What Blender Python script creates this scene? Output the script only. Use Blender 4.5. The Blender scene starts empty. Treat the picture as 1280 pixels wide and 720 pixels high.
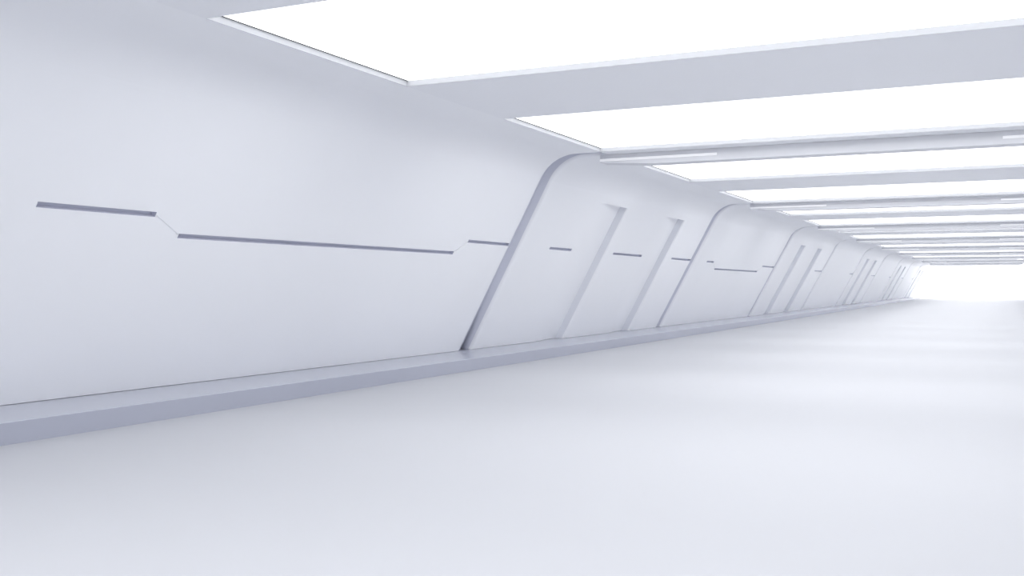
import bpy, bmesh, math
from mathutils import Vector
from mathutils.geometry import tessellate_polygon

C = bpy.context.scene.collection
M = 1.2            # layout unit in metres
H0 = 1.168         # eye height in layout units
CX = -1.75         # corridor axis (the camera stands to the right of it)
HI = 1.94          # ceiling height above the eye
AE = 5.18          # where the curved wall panel meets the ceiling lights
KA, KT = 6.58, -1.0  # front edge and top of the ledge along the wall
END = 104.0
BACK = -16.0


def P(y, a, t, side=-1):
    x = -a if side < 0 else a + 2 * CX
    return Vector((x * M, y * M, (t + H0) * M))


# ------------------------------------------------------------------ materials
def mat(name, col, rough=0.5, spec=0.5, bump=0.0, emit=None, strength=0.0, var=0.015):
    m = bpy.data.materials.new(name)
    m.use_nodes = True
    nt = m.node_tree
    b = nt.nodes['Principled BSDF']
    b.inputs['Roughness'].default_value = rough
    b.inputs['Specular IOR Level'].default_value = spec
    tc = nt.nodes.new('ShaderNodeTexCoord')
    nz = nt.nodes.new('ShaderNodeTexNoise')
    nz.inputs['Scale'].default_value = 0.6
    nz.inputs['Detail'].default_value = 2
    nt.links.new(tc.outputs['Object'], nz.inputs['Vector'])
    mx = nt.nodes.new('ShaderNodeMix')
    mx.data_type = 'RGBA'
    mx.inputs[6].default_value = (*[c * (1 - var) for c in col], 1)
    mx.inputs[7].default_value = (*[min(1, c * (1 + var)) for c in col], 1)
    nt.links.new(nz.outputs['Fac'], mx.inputs[0])
    nt.links.new(mx.outputs[2], b.inputs['Base Color'])
    if emit:
        b.inputs['Emission Color'].default_value = (*emit, 1)
        b.inputs['Emission Strength'].default_value = strength
    return m


MW = mat('white_lacquer', (0.912, 0.918, 0.932), 0.42, 0.4)
MC = mat('ceiling_white', (0.89, 0.897, 0.914), 0.5, 0.3)
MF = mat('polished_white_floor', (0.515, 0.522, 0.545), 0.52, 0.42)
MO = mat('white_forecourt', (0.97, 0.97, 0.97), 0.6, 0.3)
ME = mat('panel_joint_shade', (0.70, 0.71, 0.77), 0.5, 0.3)  # wall white greyed to carry the occlusion shade of the panel joints
MCH = mat('slot_cheek_shade', (0.80, 0.81, 0.845), 0.5, 0.3)  # wall white darkened on the cheek, the slot's shade put into the colour
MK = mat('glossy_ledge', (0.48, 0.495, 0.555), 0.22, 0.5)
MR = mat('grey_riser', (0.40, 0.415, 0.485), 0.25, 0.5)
MS = mat('slit_shade', (0.60, 0.61, 0.69), 0.5, 0.3)  # shade inside the slits painted into this grey
MG = mat('gap_shadow', (0.04, 0.04, 0.045), 0.6, 0.2)  # shadow in the gap beside the diffuser, painted as a dark strip
MB = mat('housing_white', (0.52, 0.53, 0.55), 0.5, 0.3)
ML = mat('light_diffuser', (0.9, 0.9, 0.9), 0.6, 0.2, emit=(0.985, 0.99, 1.0), strength=1.98, var=0.0)
MBR = mat('bar_grey_white', (0.74, 0.745, 0.765), 0.5, 0.3)
MLS = mat('edge_highlight', (0.9, 0.9, 0.9), 0.6, 0.2, emit=(0.97, 0.98, 1.0), strength=0.16, var=0.0)  # bright front edge of the bars, its highlight painted as a faint glow


# -------------------------------------------------------------------- helpers
def link(name, verts, faces, mats, parent=None, smooth=False, midx=None, sharp=None):
    me = bpy.data.meshes.new(name)
    org = parent.location if parent else Vector((0, 0, 0))
    me.from_pydata([tuple(Vector(v) - org) for v in verts], [], faces)
    for m in (mats if isinstance(mats, (list, tuple)) else [mats]):
        me.materials.append(m)
    if midx:
        for p, i in zip(me.polygons, midx):
            p.material_index = i
    if smooth:
        for p in me.polygons:
            p.use_smooth = True
        me.update()
        me.set_sharp_from_angle(angle=math.radians(sharp or 30))
    me.update()
    o = bpy.data.objects.new(name, me)
    C.objects.link(o)
    if parent:
        o.parent = parent
    return o


class MBd:
    def __init__(self):
        self.v, self.f, self.m = [], [], []

    def grid(self, rows, mi=0, flip=False):
        n = len(rows[0]); b = len(self.v)
        for r in rows:
            self.v += r
        for i in range(len(rows) - 1):
            for j in range(n - 1):
                q = [b + i * n + j, b + i * n + j + 1, b + (i + 1) * n + j + 1, b + (i + 1) * n + j]
                self.f.append(q[::-1] if flip else q); self.m.append(mi)

    def poly(self, pts, mi=0):
        b = len(self.v); self.v += pts
        self.f.append(list(range(b, b + len(pts)))); self.m.append(mi)

    def box(self, p0, p1, mi=0):
        (x0, y0, z0), (x1, y1, z1) = p0, p1
        b = len(self.v)
        self.v += [Vector(q) for q in ((x0, y0, z0), (x1, y0, z0), (x1, y1, z0), (x0, y1, z0), (x0, y0, z1), (x1, y0, z1), (x1, y1, z1), (x0, y1, z1))]
        for q in ((0, 3, 2, 1), (4, 5, 6, 7), (0, 1, 5, 4), (1, 2, 6, 5), (2, 3, 7, 6), (3, 0, 4, 7)):
            self.f.append([b + i for i in q]); self.m.append(mi)

    def ubox(self, x0, x1, y0, y1, t0, t1, mi=0):   # box in layout units
        self.box((x0 * M, y0 * M, (t0 + H0) * M), (x1 * M, y1 * M, (t1 + H0) * M), mi)

    def build(self, name, mats, parent=None, smooth=False, sharp=None):
        o = link(name, self.v, self.f, mats, parent, smooth, self.m, sharp)
        bm = bmesh.new(); bm.from_mesh(o.data)
        bmesh.ops.remove_doubles(bm, verts=bm.verts, dist=1e-5)
        bmesh.ops.recalc_face_normals(bm, faces=bm.faces)
        bm.to_mesh(o.data); bm.free()
        if smooth:
            for p in o.data.polygons:
                p.use_smooth = True
            o.data.set_sharp_from_angle(angle=math.radians(sharp or 30))
            for p in o.data.polygons:     # the flat leaning field stays flat shaded
                if abs(p.normal.dot(Vector((-1 / NL, 0, SL / NL)))) > 0.9999:
                    p.use_smooth = False
        return o


def struct(o):
    o['kind'] = 'structure'
    return o


# ------------------------------------------------------- the wall cross-section
SL = 0.535                     # lean of the wall
A0 = 7.53
NL = math.hypot(1, SL)


def flat(h, dep=0.0):          # a point on the leaning part
    return (A0 - SL * h + dep / NL, -1 + h + dep * SL / NL)


HF = 2.60                      # where the bend begins
turn = math.pi / 2 - math.atan(SL)
pI = flat(HI + 1)              # corner of the two straight lines
T = math.hypot(*(pI[i] - flat(HF)[i] for i in (0, 1)))
RAD = T / math.tan(turn / 2)
NPTS = []                      # (a, t, na, nt) along the bend and the ceiling part
s0 = flat(HF)
cen = (s0[0] - RAD / NL, s0[1] - RAD * SL / NL)
ang0 = math.atan2(SL, 1)
for i in range(33):
    an = ang0 + (math.pi / 2 - ang0) * i / 32
    NPTS.append((cen[0] + RAD * math.cos(an), cen[1] + RAD * math.sin(an), math.cos(an), math.sin(an)))
NPTS.append((AE, HI, 0, 1))
HB = 0.004                     # shadow gap under the panel
FULL = [(*flat(HB), 1 / NL, SL / NL), (*flat(1.3), 1 / NL, SL / NL)] + NPTS
DEPTH = 0.17
GAP = 0.19                     # half the groove between two panels
# rounded panel edge: (distance in from the edge, depth)
ER = 0.05
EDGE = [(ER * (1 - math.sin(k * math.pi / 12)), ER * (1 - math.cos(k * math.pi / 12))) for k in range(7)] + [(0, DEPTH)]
# EDGE[0] = (ER, 0) ... EDGE[6] = (0, ER)


def off(p, dep):
    return (p[0] + p[2] * dep, p[1] + p[3] * dep)


def low(d):                    # bottom edge of a panel at depth d, level with the ledge
    return flat(HB - d * SL / NL, d)


def offset_poly(line, w):
    """closed outline around an open polyline in (y, h)"""
    L, R = [], []
    n = len(line)
    for i, p in enumerate(line):
        d0 = Vector(line[i]) - Vector(line[i - 1]) if i else None
        d1 = Vector(line[i + 1]) - Vector(line[i]) if i < n - 1 else None
        if d0 is None: d0 = d1
        if d1 is None: d1 = d0
        d0 = d0.normalized(); d1 = d1.normalized()
        n0 = Vector((-d0.y, d0.x)); n1 = Vector((-d1.y, d1.x))
        m = (n0 + n1).normalized(); k = w / max(0.3, m.dot(n0))
        L.append((p[0] + m.x * k, p[1] + m.y * k)); R.append((p[0] - m.x * k, p[1] - m.y * k))
    return L + R[::-1]


def rect(y0, y1, h, w):
    return [(y0, h - w), (y1, h - w), (y1, h + w), (y0, h + w)]


HU, HL, SW = 1.63, 1.46, 0.0215


def smooth5(x):
    x = max(0, min(1, x))
    return x * x * (3 - 2 * x)


BK = [(*flat(-0.0802), 1 / NL, SL / NL)] + FULL[1:]


def shell_grid(s, y0, y1, side=-1):
    s.grid([[P(y0, *off(p, DEPTH), side), P(y1, *off(p, DEPTH), side)] for p in BK])
    s.grid([[P(y0, *off(p, DEPTH + .15), side), P(y1, *off(p, DEPTH + .15), side)] for p in BK])
    for yy in (y0, y1):
        s.grid([[P(yy, *off(p, d), side) for p in BK] for d in (DEPTH, DEPTH + .15)])
    for p in (BK[0], BK[-1]):
        s.grid([[P(yy, *off(p, d), side) for yy in (y0, y1)] for d in (DEPTH, DEPTH + .15)])


def make_panel(k, y0, y1, slits, joins, slots, label, group):
    ya, yb = y0 + GAP, y1 - GAP
    fa, fb = ya + ER, yb - ER
    mb = MBd()
    # leaning field: outline with notches for the slots, holes for slits
    out = [(fa, HB)]
    for (l, r) in slots:
        out += [(l, HB), (l, SH), (r, SH), (r, HB)]
    out += [(fb, HB)]
    edge_slit = [q for q in slits if q[3]]
    for (l, r_, h, _) in edge_slit:
        out += [(fb, h - SW), (l, h - SW), (l, h + SW), (fb, h + SW)]
    out += [(fb, HF), (fa, HF)]
    holes = []
    kids = []
    for (l, r, h, toedge) in slits:
        r2 = fb if toedge else r
        if not toedge:
            holes.append(rect(l, r2, h, SW))
        kids.append((rect(l, r2, h, SW), 0.05))
    for (p, q) in joins:
        holes.append(offset_poly([p, q], 0.006)); kids.append((offset_poly([p, q], 0.006), 0.012))
    loops = [[Vector((y, h, 0)) for y, h in out]] + [[Vector((y, h, 0)) for y, h in hh] for hh in holes]
    flatpts = [p for lp in loops for p in lp]
    tris = tessellate_polygon(loops)
    b = len(mb.v)
    mb.v += [P(p.x, *flat(p.y)) for p in flatpts]
    for t in tris:
        mb.f.append([b + i for i in t]); mb.m.append(0)
    # bend and ceiling return
    mb.grid([[P(fa, p[0], p[1]), P(fb, p[0], p[1])] for p in NPTS])
    # rounded edges going back to the shell
    def edge_strip(y, sg, prof):
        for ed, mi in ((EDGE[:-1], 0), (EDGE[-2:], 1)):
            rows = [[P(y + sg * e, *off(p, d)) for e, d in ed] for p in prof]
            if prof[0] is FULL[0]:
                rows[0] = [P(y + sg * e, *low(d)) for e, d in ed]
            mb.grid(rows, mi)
    edge_strip(ya, 1, FULL)
    if edge_slit:
        h = edge_slit[0][2]
        edge_strip(yb, -1, [FULL[0], FULL[1], (*flat(h - SW), *FULL[0][2:])])
        edge_strip(yb, -1, [(*flat(h + SW), *FULL[0][2:])] + NPTS)
    else:
        edge_strip(yb, -1, FULL)
    # bottom return
    segs = []; cur = ya
    for (l, r) in slots:
        segs.append((cur, l)); cur = r
    segs.append((cur, yb))
    for (s, e) in segs:
        mb.poly([P(s, *flat(HB)), P(e, *flat(HB)), P(e, *low(DEPTH)), P(s, *low(DEPTH))])
    root = mb.build('cladding_panel', [MW, ME], None, True, 35)
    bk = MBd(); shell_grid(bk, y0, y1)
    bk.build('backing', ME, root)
    root['label'] = label; root['category'] = 'panel'; root['group'] = group
    # slits: channels behind their openings, recess shade in their grey
    for loop, dep in kids:
        s = MBd(); n = len(loop)
        s.grid([[P(y, *flat(h, dd)) for y, h in loop + loop[:1]] for dd in (0, dep)])
        s.poly([P(y, *flat(h, dep)) for y, h in loop])
        o = s.build('slit', MS if dep > 0.03 else MW, root)
        if dep > 0.03:
            o['label'] = 'dark recessed slit'
    # slots: the recess deepens smoothly away from the camera and ends in a square cheek
    for (l, r) in slots:
        s = MBd(); w = r - l; N = 20; rr = 0.03
        D = 0.155
        prof = [(l + w * i / N, D * smooth5(i / N * 1.08)) for i in range(N + 1)]
        prof[-1] = (r - rr, prof[-1][1])
        prof = [q for q in prof if q[0] <= r - rr + 1e-6] + [(r - rr * math.cos(q), rr * (1 - math.sin(q))) for q in [j * math.pi / 12 for j in range(0, 1)]]
        prof += [(r - rr + rr * (1 - math.cos(q)), rr * (1 - math.sin(q))) for q in [j * math.pi / 12 for j in range(1, 7)]]
        nc = next(i for i in range(1, len(prof)) if prof[i][0] == prof[i - 1][0])
        for seg, mi in ((prof[:nc], 0), (prof[nc - 1:nc + 1], 1), (prof[nc:], 0)):
            s.grid([[P(y, *low(d)) for y, d in seg], [P(y, *flat(SH, d)) for y, d in seg]], mi)
        s.grid([[P(y, *flat(SH)) for y, d in prof], [P(y, *flat(SH, d)) for y, d in prof]])
        s.build('slot_recess', [MW, MCH], root, True, 40)
    return root


SH = 2.45
ordn = ['nearest', 'second', 'third', 'fourth', 'fifth', 'sixth', 'seventh', 'eighth', 'ninth', 'tenth']
for k in range(10):
    y0, y1 = 4 + 10 * k, 14 + 10 * k
    if k == 0:
        sl = [(5.44, 6.66, HU, 0), (7.02, 12.20, HL, 0), (12.46, 13.8, HU, 1)]
        jn = [((6.672, HU - .012), (7.008, HL + .012)), ((12.21, HL + .012), (12.45, HU - .012))]
        st = []
    elif k % 2 == 0:
        sl = [(y0 + 1.28, y0 + 1.98, HU, 0), (y0 + 2.4, y0 + 7.6, HL, 0), (y0 + 8.0, y1, HU, 1)]
        jn = [((y0 + 1.99, HU - .012), (y0 + 2.39, HL + .012)), ((y0 + 7.61, HL + .012), (y0 + 7.99, HU - .012))]
        if k >= 4:
            sl = [(y0 + 8.6, y1, HU, 1)]; jn = []
        st = []
    elif k == 1:
        sl = [(15.31, 16.25, HU, 0), (18.35, 20.08, HU, 0), (22.2, 23.8, HU, 1)]; jn = []
        st = [(16.40, 17.98), (20.2, 21.78)]
    else:
        sl = [(y0 + 8.0, y1, HU, 1)]; jn = []
        st = [(y0 + 2.05, y0 + 3.35), (y0 + 5.8, y0 + 7.1)]
    if k % 2 == 0:
        where = ['nearest, filling the left', 'third panel along the wall', 'fifth panel along the wall',
                 'seventh panel along the wall', 'ninth panel along the wall'][k // 2]
        lab = 'curved white wall panel with a thin stepped dark slit, ' + where
        if k > 3:
            lab = 'plain curved white wall panel between panels with slots, ' + where
    else:
        where = ['second panel along the wall', 'fourth panel along the wall', 'sixth panel along the wall',
                 'eighth panel along the wall', 'last panel before the bright opening'][k // 2]
        lab = 'curved white wall panel with two tall slanting slot recesses, ' + where
    make_panel(k, y0, y1, sl, jn, st, lab, 'curved panels along the left wall')

# --------------------------------------------------------------- shells (walls)


def shell(side, name, y_plain0, y_plain1):
    s = MBd()
    # plain bays: panel faces and grooves in one skin
    y = y_plain0
    while y < y_plain1 - .1:
        ya, yb = y + GAP, y + 10 - GAP
        s.grid([[P(y, *off(p, DEPTH), side)] + [P(ya + e, *off(p, d), side) for e, d in EDGE[::-1]] +
                [P(yb - e, *off(p, d), side) for e, d in EDGE] + [P(y + 10, *off(p, DEPTH), side)]
                for p in BK])
        y += 10
    o = s.build(name, MW, None, True, 35)
    return struct(o)


shell(-1, 'wall_left', BACK, 4)
shell(1, 'wall_right', BACK, END)
s = MBd()
s.ubox(CX - 7.2, CX + 7.2, BACK - .3, BACK, -H0 - .2, HI + .4)
struct(s.build('wall_back', MW))

# -------------------------------------------------- ledge along both walls
for side, nm in ((-1, 'baseboard_left'), (1, 'baseboard_right')):
    s = MBd()
    R = 0.005
    edge = [(KA + R * (1 - math.sin(q)), KT - R * (1 - math.cos(q))) for q in [j * math.pi / 8 for j in range(5)]]
    pr = [(7.73, KT)] + edge
    s.grid([[P(BACK, a, t, side), P(END, a, t, side)] for a, t in pr], 0)
    s.grid([[P(BACK, a, t, side), P(END, a, t, side)] for a, t in (edge[-1], (KA, -H0))], 1)
    for yy in (END,):
        s.poly([P(yy, 7.73, -H0, side)] + [P(yy, a, t, side) for a, t in pr] + [P(yy, KA, -H0, side)], 1)
    struct(s.build(nm, [MK, MR]))

# ------------------------------------------------------------------------ floor
s = MBd()
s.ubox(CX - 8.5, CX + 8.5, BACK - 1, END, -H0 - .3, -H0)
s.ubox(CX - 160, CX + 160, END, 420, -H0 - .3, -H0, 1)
struct(s.build('floor', [MF, MO]))

# ---------------------------------------------------------------------- ceiling
LX0, LX1 = -AE, AE + 2 * CX           # ceiling lights span
LA = (1.66, 4.43)                     # light pair inside each bay
LB = (6.55, 9.72)
s = MBd()
TOP = HI + 0.09
s.ubox(LX0, LX1, BACK - .3, END, HI + .33, HI + .5)         # slab above everything
cuts = []
y = BACK
for b in range(12):
    base = BACK + 10 * b
    for (p, q) in (LA, LB):
        cuts.append((base + p, base + q))
prev = BACK
for (p, q) in cuts:
    s.ubox(LX0, LX1, prev, p, HI, HI + .33); prev = q
s.ubox(LX0, LX1, prev, END, HI, HI + .33)
# bays behind the camera: flush lit fields
for b in range(2):
    base = BACK + 10 * b
    for (p, q) in (LA, LB):
        s.ubox(LX0, LX1, base + p, base + q, HI + .055, HI + .1, 1)
struct(s.build('ceiling', [MC, ML]))

LD = 0.055


def box_obj(name, m, parent, *args):
    q = MBd(); q.ubox(*args); return q.build(name, m, parent)


proto = None


def make_light(y0, y1):
    """recessed luminaire, its origin on the ceiling plane at its near left corner"""
    root = bpy.data.objects.new('ceiling_light', None); C.objects.link(root)
    root.location = P(y0, AE, HI)
    e = 0.001; w = 0.05; T2 = HI + .3
    fr = MBd()                       # housing: four inner cheeks, each with thickness upward
    x0, x1 = LX0 + e, LX1 - e
    a, b = y0 + e, y1 - e
    g = 0.016
    # visible cheeks (thin returns), diffuser lies above them
    fr.ubox(x0, x0 + .004, a, b, HI + .001, HI + LD)
    fr.ubox(x1 - .004, x1, a, b, HI + .001, HI + LD)
    fr.ubox(x0 + .004, x1 - .004, a, a + .004, HI + .001, HI + LD)
    fr.ubox(x0 + .004, x1 - .004, b - .004, b, HI + .001, HI + LD)
    fr.build('housing', MB, root)
    for gx in (x0 + .004, x1 - .004 - g):  # dark strips stand in for the shaded gap along the diffuser
        gk = MBd()
        gk.ubox(gx, gx + g, a + .004, b - .004, HI + LD, HI + LD + .02)
        o = gk.build('gap_strip', MG, root); o['label'] = 'thin dark strip for the gap shadow'
    d = MBd()
    d.ubox(x0 + .004 + g, x1 - .004 - g, a + .004, b - .004, HI + LD, HI + LD + .02)
    d.build('diffuser', ML, root)
    return root


def copy_tree(o, dy):
    c = o.copy(); C.objects.link(c); c.location = o.location + Vector((0, dy * M, 0))
    for ch in list(o.children):
        d = ch.copy(); C.objects.link(d); d.parent = c
    return c


num = ['first', 'second', 'third', 'fourth', 'fifth', 'sixth', 'seventh', 'eighth', 'ninth', 'tenth', 'eleventh', 'twelfth', 'thirteenth',
       'fourteenth', 'fifteenth', 'sixteenth', 'seventeenth', 'eighteenth', 'nineteenth', 'twentieth']
pa = make_light(4 + LA[0], 4 + LA[1]); pb = make_light(4 + LB[0], 4 + LB[1])
for k in range(10):
    for j, pr in enumerate((pa, pb)):
        o = pr if k == 0 else copy_tree(pr, 10 * k)
        i = 2 * k + j
        if i == 0:
            lab = 'largest recessed white ceiling light at the top of the picture, first from the camera'
        elif i == 19:
            lab = 'last and thinnest recessed white ceiling light before the bright opening'
        elif i % 2:
            lab = 'wide recessed white ceiling light just before a thin cross bar, %s from the camera' % num[i]
        else:
            lab = 'recessed white ceiling light just beyond a thin cross bar, %s from the camera' % num[i]
        o['label'] = lab; o['category'] = 'ceiling light'; o['group'] = 'recessed light panels across the ceiling'

# ------------------------------------------- slim cross bars with edge highlights put in as glowing strips
BT = HI - 0.12
def make_bar(y):
    q = MBd()
    lo, hi = HI - .17, BT + .05        # lower rail with slanted ends
    e0, e1 = [[P(yy, -x, t) for x, t in ((LX0 - .12, hi), (LX0 - .10, hi - .05), (LX0 + .7, lo), (LX1 - .7, lo), (LX1 + .10, hi - .05), (LX1 + .12, hi))]
              for yy in (y + .02, y + .32)]
    q.poly(e0); q.poly(e1[::-1])
    for i in range(6):
        q.poly([e0[i], e0[i - 1], e1[i - 1], e1[i]])
    q.ubox(LX0 - .12, LX1 + .12, y + .05, y + .28, BT + .05, HI - .001)
    root = q.build('ceiling_bar', MBR)
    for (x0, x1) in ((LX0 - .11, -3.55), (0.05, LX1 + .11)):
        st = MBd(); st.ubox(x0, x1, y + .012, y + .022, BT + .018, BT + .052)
        o = st.build('highlight_strip', MLS, root); o['label'] = 'pale edge highlight at the bar end'
    return root
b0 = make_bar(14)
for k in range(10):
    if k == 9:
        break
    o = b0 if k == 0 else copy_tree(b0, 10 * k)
    o['label'] = 'slim white ceiling cross bar with pale highlighted ends, ' + (
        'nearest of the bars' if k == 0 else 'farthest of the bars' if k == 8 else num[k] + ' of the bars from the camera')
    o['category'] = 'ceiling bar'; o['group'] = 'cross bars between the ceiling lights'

# ----------------------------------------------------------------- light, camera
w = bpy.data.worlds.new('bright_outside'); bpy.context.scene.world = w
w.use_nodes = True
bg = w.node_tree.nodes['Background']
bg.inputs[0].default_value = (0.985, 0.99, 1.0, 1)
bg.inputs[1].default_value = 2.4

cam = bpy.data.cameras.new('camera'); co = bpy.data.objects.new('camera', cam)
C.objects.link(co)
cam.sensor_width = 36; cam.lens = 1267 / 1280 * 36
cam.shift_y = -2 / 1280
cam.clip_end = 2000
co.location = (0, 0, H0 * M)
co.rotation_euler = (math.pi / 2, 0, math.atan(608 / 1267))
bpy.context.scene.camera = co
vs = bpy.context.scene.view_settings
vs.view_transform = 'Standard'; vs.look = 'None'; vs.gamma = 1; vs.use_curve_mapping = False
vs.exposure = 0.0
bpy.context.scene.cycles.max_bounces = 24
bpy.context.scene.cycles.diffuse_bounces = 24
